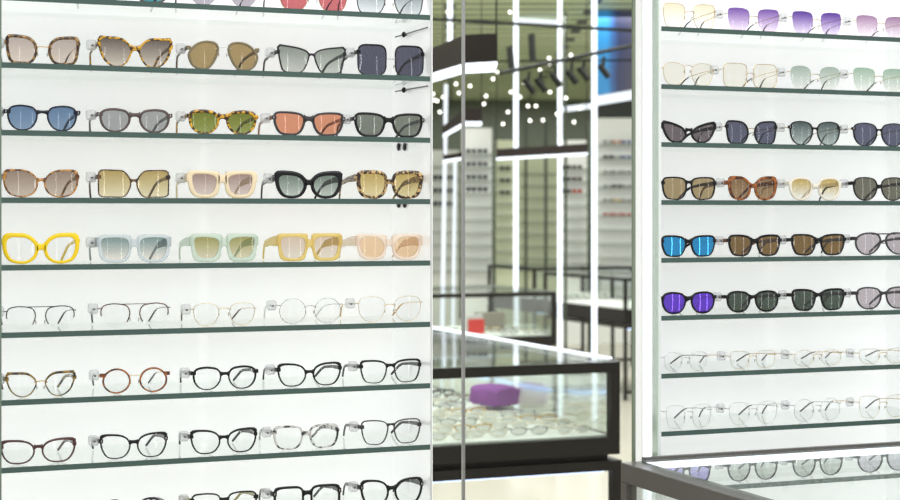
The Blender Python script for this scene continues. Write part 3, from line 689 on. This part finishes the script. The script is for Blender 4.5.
for r in range(9):
    for c in range(6):
        x = -.12 - .15*c + random.uniform(-.012, .012) ; y = .11 + .145*r + random.uniform(-.02, .02)
        if abs(case1.location.x+x-P(484, 0, 6.33).x) < .16 and abs(y-.86) < .16: continue
        ci = (r*3 + c*5 + (r*c) % 3) % 8
        if c < 4 and r < 7: ci = [6, 3, 6, 6, 4][(r*2+c) % 5]
        goods(case1, deck1, x, y, ci, '%s eyeglasses, %s from the right in the %s row of the largest showcase' % (FRAMECOL[ci][0], ['first','second','third','fourth','fifth','sixth'][c], rows[r]),
              'eyeglasses in the largest showcase', math.radians(random.uniform(-25, 25)))
# purple cloth: a folded soft pad
mb = MB()
vs = []; fs = []; N = 24; K = 10
for j in range(K+1):
    for i in range(N):
        t = 2*math.pi*i/N; c, s = math.cos(t), math.sin(t)
        x = math.copysign(abs(c)**.55, c)*.5; z = math.copysign(abs(s)**.55, s)*.5
        k = 1 - .18*(abs(j/K-.5)*2)**4
        vs.append((x*.135*k + .006*math.sin(9*j/K+i), (j/K-.5)*.16, .04 + z*.075*k + .004*math.sin(j*1.7+x*30)))
for j in range(K):
    for i in range(N):
        l = (i+1) % N; fs.append((j*N+i, j*N+l, (j+1)*N+l, (j+1)*N+i))
mb.add(vs, fs, 0, True); mb.add(vs[:N], [tuple(range(N))]); mb.add(vs[-N:], [tuple(range(N))])
pc = mb.build('folded_cloth', solid('purple cloth', (150,70,168), .8), None, (P(484, 0, 6.33).x, case1.location.y+.86, deck1+.009), math.radians(18))
tag(pc, 'purple folded cloth lying in the largest showcase', 'cloth')
# red card
mb = MB(); mb.bbox(-.055, .055, -.006, .006, 0, .095, .002)
rc = mb.build('red_card', solid('red card', (222,44,34), .5), None, (case2.location.x-.45, case2.location.y+.25, deck2+.001)); tag(rc, 'red card standing in the second showcase', 'card')
mb = MB(); mb.bbox(-.07, .07, .012, .022, 0, .125, .002)
o = mb.build('white_card', WHITE, None, (case2.location.x-.47, case2.location.y+.25, deck2+.001)); tag(o, 'white card standing behind the red card', 'card')
mb = MB(); mb.bbox(-.10, .10, .0, .05, 0, .12, .003)
o = mb.build('grey_box', solid('taupe box', (150,140,128), .5), None, (case2.location.x-.24, case2.location.y+.5, deck2+.001)); tag(o, 'taupe box standing to the right of the red card', 'box')
for c in range(9):
    for r in range(2):
        ci = [6, 3, 4][(c+r) % 3]
        goods(case2, deck2, -.12-.15*c*1.0, .12+.30*r + (0.02 if c % 2 else 0) - (0 if r else 0), ci, 'pale eyeglasses lying in the second showcase around the red card', 'pale eyeglasses in the second showcase', math.radians(random.uniform(-20,20))) if not (r == 0 and c in (2,3)) else None
for c in range(6):
    goods(case3, deck3, -.12-.15*c, .15, [6,3][c % 2], 'pale eyeglasses lying in the farthest showcase', 'pale eyeglasses in the farthest showcase', math.radians(random.uniform(-20,20)))

# ------------------------------------------------------------------ store beyond
RZ = -A
def cb(name, m, px0, px1, py0, py1, d, th, parent=None, label=None, cat=None, group=None, floor=False):
    a, b = P(px0, py1, d), P(px1, py0, d); w = (b-a); wx = math.hypot(w.x, w.y); h = b.z-a.z
    z0 = 0 if floor else a.z
    mb = MB(); mb.box(-wx/2, wx/2, 0, th, 0, b.z - z0)
    o = mb.build(name, m, None, ((a.x+b.x)/2, (a.y+b.y)/2, z0), RZ); return tag(o, label, cat, group)
# floor, ceiling, far wall
mb = MB(); mb.box(-6, 24, -4, 30, -.1, 0); o = mb.build('floor', FLOORM); o['kind'] = 'structure'
def brickmat(name, c1, c2, cm, sx, sy, rough=.5, mort=.04):
    m, nt, out = newmat(name); Ln = nt.links.new
    tc = nt.nodes.new('ShaderNodeTexCoord'); mp = nt.nodes.new('ShaderNodeMapping'); br = nt.nodes.new('ShaderNodeTexBrick')
    br.inputs['Color1'].default_value = (*lin(c1),1); br.inputs['Color2'].default_value = (*lin(c2),1); br.inputs['Mortar'].default_value = (*lin(cm),1)
    br.inputs['Scale'].default_value = 1; br.inputs['Brick Width'].default_value = sx; br.inputs['Row Height'].default_value = sy; br.inputs['Mortar Size'].default_value = mort
    b = nt.nodes.new('ShaderNodeBsdfPrincipled'); b.inputs['Roughness'].default_value = rough
    Ln(tc.outputs['Object'], mp.inputs[0]); Ln(mp.outputs[0], br.inputs[0]); Ln(br.outputs[0], b.inputs['Base Color']); Ln(b.outputs[0], out.inputs[0]); return m
CEIL = brickmat('green grey slatted ceiling', (176,190,144), (206,216,176), (44,50,38), 2.2, .34, .5, .045)
mb = MB(); mb.box(-9, 9, 4.2, 30, 3.05, 3.15); o = mb.build('ceiling', CEIL, None, (0,0,0), RZ); o['kind'] = 'structure'
FAR = brickmat('far green wall', (132,144,110), (160,172,136), (80,88,70), 1.6, .5)
mb = MB(); mb.box(-6, 8, 23, 23.2, 0, 3.05); o = mb.build('wall_back', FAR, None, (0,0,0), RZ); o['kind'] = 'structure'

# far display towers with little glasses on their shelves
TOWER = solid('white tower panel', (234,236,230), .45, emit=.16); TOWERG = solid('pale green tower panel', (212,218,186), .45, emit=.16)  # both panels given a slight glow to lift their brightness
LINE = solid('tower shelf', (150,162,150), .4)
tiny = {}
def tiny_pair(ci):
    m, l = ci
    mb = MB(); 
    for sx in (1, -1):
        inn = outline(.026, .020, SHAPES['panto'], 14); out_ = outline(.031, .025, SHAPES['panto'], 14)
        ring_profile(mb, inn, out_, .008, sx, .036, .027)
        v = [(sx*(.036+x), 0, .027+z) for x, z in inn]; w = [(sx*(.036+x), .003, .027+z) for x, z in inn]
        mb.add(v, [tuple(range(14))], 1); mb.add(w, [tuple(range(14))], 1)
        mb.box(*sorted((sx*.066, sx*.070)), 0, .12, .030, .038)
    mb.box(-.008, .008, -.002, .004, .032, .038)
    return mb.mesh('tiny_sunglasses', [m, l])
def tower(name, px0, px1, py0, d, rows_, cols, mat, look, lit=True, spacing=None, th=.18):
    a, b = P(px0, 265, d), P(px1, py0, d); s = d/F
    root = empty('display_tower', ((a.x+b.x)/2, (a.y+b.y)/2, 0), RZ); w = (px1-px0)*s; top = b.z
    tag(root, look, 'display tower')
    mb = MB(); mb.box(-w/2, w/2, .0, th, 0, top); mb.build('panel', mat, root)
    for y in range(int(rows_[0]), 268, spacing or 13):
        z = ZC - (y + 4 - HZ)*s
        mb = MB(); mb.box(-w/2, w/2, -.16, 0, z-.008, z); mb.build('shelf', LINE, root)
    for y, cells in rows_[1]:
        z = ZC - (y + 4 - HZ)*s
        for px, mats, lab in cells:
            key = (mats[0].name, mats[1].name)
            if key not in tiny: tiny[key] = tiny_pair(mats)
            o = bpy.data.objects.new('sunglasses', tiny[key]); COL.objects.link(o)
            q = P(px, 0, d - .13); o.location = (q.x, q.y, z + .001); o.rotation_euler = (0,0,RZ)
            o.scale = (s*10.6/.14, s*8/.14, s*12.5/.14)
            tag(o, lab, 'sunglasses', 'far sunglasses on display towers')
DL = solid('dark lens', (30,30,36), .3, 0, .2); RL = solid('red lens', (190,60,50), .3); BL = solid('blue lens', (70,90,150), .3); OL = solid('orange lens', (200,130,90), .3); GL = solid('grey lens', (140,140,140), .3); YL = solid('yellow lens', (200,170,80), .3)
rws = [(y, [(px, (CHAR, DL), 'dark blurred sunglasses on the white tower beside the steel edge') for px in (471, 482.5)]) for y in (150, 163, 176, 188)]
tower('a', 462, 492, 128, 18.2, (150, rws), 2, TOWER, 'white far display tower just right of the steel edge')
tower('f', 429, 459, 150, 20.5, (163, [(y, [(438, (CHAR, DL), 'blurred dark sunglasses on the tower left of the steel edge'), (450, (CHAR, DL), 'blurred dark sunglasses on the tower left of the steel edge')]) for y in (176, 189, 202)]), 2, TOWER, 'white far display tower left of the steel edge behind slanting strips')
tower('b', 496, 514, 140, 19, (163, [(y, [(505, (CHAR, DL), 'blurred sunglasses on the narrow green display tower')]) for y in (167, 179, 191)]), 1, TOWERG, 'narrow green far display tower left of a strip light', spacing=12)
tower('c', 519, 558, 150, 20, (170, []), 2, TOWERG, 'wide green far display tower between two strip lights', spacing=12)
tower('d', 562, 587, 140, 18.4, (165, [(y, [(566, (CHAR, DL), 'blurred dark sunglasses on the white tower under the hanging bar'), (577, (BROWN, RL if y > 180 else DL), 'blurred brown sunglasses on the white tower under the hanging bar')]) for y in (166, 178, 190)]), 2, TOWER, 'white far display tower under the right end of the hanging bar', spacing=12)
cols = {141: (GL, OL, BL, GL), 156: (DL, GL, BL, DL), 171: (GL, GL, GL, YL), 185: (GL, DL, GL, GL), 199: (GL, YL, GL, GL), 213: (RL, RL, RL, YL)}
tower('e', 598, 657, 118, 18.6, (141, [(y, [(px, (GUN if c is DL else SILVER, c), {'dark lens':'dark','red lens':'red','blue lens':'blue','orange lens':'orange','grey lens':'grey','yellow lens':'yellow'}[c.name] + ' lens blurred sunglasses on the wide white far tower') for px, c in zip((608, 617, 626.5, 638), cs)]) for y, cs in cols.items()]), 4, TOWER, 'wide white far display tower under the blue poster', spacing=14)

# vertical strip lights
def vled(px, w, py0, py1, d, label, m=LED, lean=0):
    d = d - .9; py0 = max(py0, HZ - (3.05-ZC)*F/d) if py0 < 0 else py0; py1 = HZ + ZC*F/d if py1 > 250 else py1
    a, b = P(px, py1, d), P(px+lean, py0, d); s = d/F
    u = Vector((CA, -SA, 0))*(w/2*s); f = Vector((SA, CA, 0))*.03
    mb = MB(); base = (a+b)/2; base.z = a.z
    v = [a-u-base, a+u-base, a+u+f-base, a-u+f-base, b-u-base, b+u-base, b+u+f-base, b-u+f-base]
    mb.add(v, [(0,3,2,1),(4,5,6,7),(0,1,5,4),(1,2,6,5),(2,3,7,6),(3,0,4,7)])
    o = mb.build('led_strip', m, None, base); return tag(o, label, 'strip light', 'vertical strip lights of the far shop')
vled(516, 4.6, -18, 395, 12.6, 'vertical strip light left of the middle, crossing the hanging bar')
vled(560, 4.2, -18, 393, 12.7, 'vertical strip light in the middle, crossing the hanging bar')
vled(594.5, 5.0, -18, 395, 12.5, 'vertical strip light along the left edge of the blue poster')
vled(450, 5, -16, 42, 12.4, 'short vertical strip light at top left above the dark lamp')
vled(441, 4.0, 84, 262, 12.8, 'slanting strip light nearest the left display', LEDS, 5)
vled(452, 3.0, 160, 262, 12.9, 'thin strip light right of the slanting strip light', LEDS, 3)
vled(645, 3.6, -60, 76, 10.8, 'slanting strip light at the right edge of the blue poster', LED, -4)
0 and vled(616, 2.6, 95, 118, 15.3, 'short strip light under the white beam', LEDS)
0 and vled(536, 2.5, 268, 292, 14.5, 'short strip light behind the farthest showcase', LEDS)
# dark mullions between towers
for px, w, d, lb in ((494, 3.0, 18.0, 'left of the narrow green tower'), (526, 2.6, 19.2, 'over the wide green tower'), (546, 2.6, 19.2, 'over the wide green tower, right one'), (590, 4, 17.4, 'left of the blue poster'), (566, 2.2, 12.9, 'just right of the middle strip light')):
    o = cb('slim_post', solid('dark green post', (64,74,56), .4), px-w/2, px+w/2, 12 if px == 566 else 120, 262, d, .08, label='dark slim post ' + lb, cat='post', floor=True)
# pendant lamps
DKB = solid('dark brown lamp body', (40,33,30), .5, 0, .2)
def pendant(pts, h, label, thick=.10):
    """dark bar lamp: pts = [(px, top y, bottom y, depth)...] along its run, luminous underside"""
    P0 = [P(px, yt, d) for px, yt, yb, d in pts]; P1 = [P(px, yb, d) for px, yt, yb, d in pts]
    base = P0[0].copy(); f = Vector((SA, CA, 0))*thick; n = len(pts)
    vs = []
    for a, b in zip(P0, P1):
        b = b.copy()
        vs += [a-base, b-base, b+f-base, a+f-base]
    fs = []
    for i in range(n-1):
        for k in range(4):
            l = (k+1) % 4; fs.append((i*4+k, (i+1)*4+k, (i+1)*4+l, i*4+l))
    fs += [(0,1,2,3), tuple(range((n-1)*4, n*4))]
    root = empty('pendant_lamp', base); tag(root, label, 'pendant lamp')
    mb = MB(); mb.add(vs, fs); mb.build('lamp_body', DKB, root)
    # diffuser under the body
    dv = []
    for b in P1:
        q = b - base; e = Vector((0,0,-.012))
        dv += [q+f*.06, q+f*.94, q+f*.94+e, q+f*.06+e]
    fs2 = []
    for i in range(n-1):
        for k in range(4):
            l = (k+1) % 4; fs2.append((i*4+k, (i+1)*4+k, (i+1)*4+l, i*4+l))
    fs2 += [(0,1,2,3), tuple(range((n-1)*4, n*4))]
    mb = MB(); mb.add(dv, fs2); mb.build('diffuser', LED, root)
    for a in (P0[0], P0[-1]):
        wv = MB(); q = a - base + f*.5; wv.cyl(q, q+Vector((0,0,3.05-a.z)), .003, 6); wv.build('cable', DKB, root)
pendant([(425,51,75,6.9), (464,35,63,6.15), (497.5,33.6,61,6.0)], 0, 'dark box pendant lamp lit from below beside the left display', .34)
pendant([(443,126,134,10.6), (465,108.5,121.5,10.0), (482,108.5,121.5,10.0)], 0, 'smaller dark pendant lamp below the box pendant lamp', .30)
pendant([(497,149,157.5,11.0), (588,143.5,152.5,11.0)], 0, 'long dark hanging bar lamp crossing the strip lights', .2)
pendant([(443,155,160,11.0), (464,152,157,10.9)], 0, 'short dark bar lamp left of the steel edge', .2)
# poster: printed sheet on a box frame
def postermat():
    m, nt, out = newmat('blue poster print'); Ln = nt.links.new
    tc = nt.nodes.new('ShaderNodeTexCoord'); sp = nt.nodes.new('ShaderNodeSeparateXYZ'); n = nt.nodes.new('ShaderNodeTexNoise'); n.inputs['Scale'].default_value = 2.0
    mp = nt.nodes.new('ShaderNodeMath'); mp.operation = 'MULTIPLY_ADD'; mp.inputs[1].default_value = .22
    r = nt.nodes.new('ShaderNodeValToRGB'); r.color_ramp.elements[0].color = (*lin((40,130,190)),1); r.color_ramp.elements[0].position = .30
    r.color_ramp.elements[1].color = (*lin((38,48,84)),1); r.color_ramp.elements[1].position = .47
    e = r.color_ramp.elements.new(.40); e.color = (*lin((44,84,140)),1); e = r.color_ramp.elements.new(.8); e.color = (*lin((74,66,78)),1)
    b = nt.nodes.new('ShaderNodeBsdfPrincipled'); b.inputs['Roughness'].default_value = .35
    Ln(tc.outputs['Generated'], sp.inputs[0]); Ln(tc.outputs['Generated'], n.inputs[0]); Ln(n.outputs['Fac'], mp.inputs[0]); Ln(sp.outputs['X'], mp.inputs[2])
    Ln(mp.outputs[0], r.inputs[0]); Ln(r.outputs[0], b.inputs['Base Color']); Ln(r.outputs[0], b.inputs['Emission Color']); b.inputs['Emission Strength'].default_value = .35
    Ln(b.outputs[0], out.inputs[0]); return m
a, b, c, d_ = P(597, 95, 13), P(655, 86, 13), P(655, -12, 13), P(597, -12, 13)
base = a.copy(); f = Vector((SA, CA, 0))*.06; mb = MB()
v = [q-base for q in (a,b,c,d_)]; v += [q+f for q in v]
mb.add(v, [(0,1,2,3),(7,6,5,4),(0,4,5,1),(1,5,6,2),(2,6,7,3),(3,7,4,0)])
o = mb.build('blue_poster', postermat(), None, base); tag(o, 'tall backlit blue and dark poster at the upper right of the far shop', 'poster')
def beam(x0, y0, x1, y1, hpx, d, m, name, label, cat, th=.08):
    a, b = P(x0, y0, d), P(x1, y1, d); h = Vector((0,0,-hpx*d/F)); f = Vector((SA,CA,0))*th; base = a.copy()
    v = [a-base, b-base, b+h-base, a+h-base]; v += [q+f for q in v]
    mb = MB(); mb.add(v, [(0,1,2,3),(7,6,5,4),(0,4,5,1),(1,5,6,2),(2,6,7,3),(3,7,4,0)])
    return tag(mb.build(name, m, None, base), label, cat)
beam(597, 96, 655, 86.5, 9, 13, LEDS, 'lit_fascia', 'white lit fascia strip under the blue poster', 'light fascia')
beam(559, 107, 594, 103, 5, 13, LEDS, 'lit_fascia', 'thin white lit fascia strip left of the poster', 'light fascia')
beam(519, 18, 560, 20, 5, 13.42, LEDS, 'lit_fascia', 'wavy white ceiling light between the two strip lights', 'light fascia')
beam(598, 98, 655, 98, 20, 18.6, solid('dark header', (44,48,46), .5), 'header_panel', 'dark header panel under the white fascia', 'header panel')
# ceiling rails and spotlights
RAIL = solid('black rail', (28,30,26), .5, 0, .2)
def rail(x0, y0, x1, y1, d0, d1, label, r=.012):
    a, b = P(x0,y0,d0), P(x1,y1,d1); mb = MB(); mb.cyl(Vector((0,0,0)), b-a, r, 8)
    return tag(mb.build('ceiling_rail', RAIL, None, a), label, 'rail')
rail(431,19,640,31,11,11, 'upper horizontal black ceiling rail')
rail(500,73,640,44,10,10.5, 'slanting black ceiling rail carrying the spotlights', .013)
rail(466,62,640,60,12,12, 'thin level ceiling rail behind the spotlights', .007)
def spot(px, py, d, L_, r, ax, ay, label):
    a = P(px, py, d); root = empty('spotlight', a); tag(root, label, 'spotlight', 'black ceiling spotlights')
    dv = (Vector((CA,-SA,0))*ax + Vector((0,0,-1))*ay).normalized()*L_
    mb = MB(); mb.cyl(-dv*.5, dv*.5, r, 12); mb.build('lamp_can', RAIL, root)
    mb = MB(); mb.cyl(-dv*.1, Vector((0,0,.09)), .01, 6); mb.build('bracket', RAIL, root)
spot(532, 48, 10.4, .17, .022, .05, 1, 'black spotlight hanging straight down near the top middle')
spot(511, 60, 10.6, .17, .022, .1, 1, 'black spotlight left of the straight hanging one')
for i, (px, py) in enumerate(((529,86),(541,85),(556,80),(572,77),(584,74),(604,71))):
    spot(px, py, 10.2, .10, .020, .75, 1, 'tilted black spotlight, %s from left under the slanting rail' % ['first','second','third','fourth','fifth','sixth'][i])
# bright little lamps
BULB = emis('small bright lamp', (255,252,240), 4.5)
for i, (px, py) in enumerate(((510,12),(493,79),(497,72),(549,58),(549.5,64),(571,55),(503,124),(530,120.5),(543,120),(557,114),(433,94),(437,101),(443,97),(459,93),(434,100),(520,97),(528,106),(536,106),(448,12),(470,86),(484,104),(478,118),(511,92),(524,83),(566,98),(580,108),(574,122),(486,96),(440,112),(456,84),(550,92),(540,70),(508,112))):
    mb = MB(); d = 11.5; mb.ball((0,0,0), .0105, .0105, .0105, 10, 8)
    o = mb.build('downlight', BULB, None, P(px, py, d)); tag(o, 'tiny bright far lamp among the dark ceiling spots', 'lamp', 'tiny bright far lamps')
# curved low plinth with a bluish light line near the floor
dP = ZC*F/(398-HZ)
mb = MB(); pts = []
path = [(462,374,0),(500,383,0),(540,391,0),(580,395,0),(618,393,0)]
pw = [P(x, y, ZC*F/(y-HZ)) for x, y, _ in path]
base = pw[0].copy(); root = empty('curved_plinth', base); tag(root, 'low curved white plinth with bluish light line on the floor', 'plinth')
vs = []; fs = []
for q in pw:
    q = q - base; f = Vector((SA, CA, 0))*.3
    vs += [q, q+Vector((0,0,.12)), q+f+Vector((0,0,.12)), q+f]
for i in range(len(pw)-1):
    for k in range(4):
        l = (k+1) % 4; fs.append((i*4+k, (i+1)*4+k, (i+1)*4+l, i*4+l))
fs += [(0,1,2,3), tuple(range(len(vs)-4, len(vs)))]
mb.add(vs, fs); mb.build('plinth_body', WHITE, root)
mb = MB(); mb.tube([q-base+Vector((-SA*.03,-CA*.03,.02)) for q in pw], .018, 6); mb.build('light_line', emis('bluish light line', (190,215,255), 1.8), root)

# ------------------------------------------------------------------ light
def area(name, loc, rot, sx, sy, e, col=(1,1,1)):
    l = bpy.data.lights.new(name, 'AREA'); l.shape = 'RECTANGLE'; l.size = sx; l.size_y = sy; l.energy = e; l.color = col
    o = bpy.data.objects.new(name, l); COL.objects.link(o); o.location = loc; o.rotation_euler = rot; return o
area('ceiling_light', (1.2, 1.1, 2.9), (math.radians(28), 0, 0), 2.6, .7, 42)
for i, d in enumerate((6.5, 10, 13.5, 16.3, 21.3)):  # unseen fill lights added to brighten the far shop
    q = P(530, 200, d); area('shop_fill', (q.x, q.y, 3.0), (0,0,RZ), 3.5, 1.4, (105, 105, 100, 70, 90)[i])
w = bpy.data.worlds.new('World'); sc.world = w; w.use_nodes = True
bg = w.node_tree.nodes['Background']; bg.inputs[0].default_value = (.99,.992,1,1); bg.inputs[1].default_value = .66

for i in range(6):  # unseen strip lights behind the camera, added for streaks in the lenses
    mb = MB(); mb.box(-.02, .02, 0, .02, 0, 2.6); o = mb.build('trim_%d' % (6+i), emis('opposite strip light', (255,255,255), 7), None, (.9+1.25*i, -3.0, 0)); o['kind'] = 'structure'
cam = bpy.data.cameras.new('Camera'); co = bpy.data.objects.new('Camera', cam); COL.objects.link(co)
co.location = (0, 0, ZC); co.rotation_euler = (math.pi/2, 0, -A)
cam.sensor_width = 36; cam.lens = F*36/900; cam.shift_y = -(250-HZ)/900; cam.clip_start = .05; cam.clip_end = 100
cam.dof.use_dof = True; cam.dof.focus_distance = 3.13; cam.dof.aperture_fstop = 6.2
sc.camera = co
sc.cycles.transparent_max_bounces = 40; sc.cycles.max_bounces = 10
sc.view_settings.view_transform = 'Standard'; sc.view_settings.look = 'None'; sc.view_settings.gamma = 1; sc.view_settings.exposure = 0
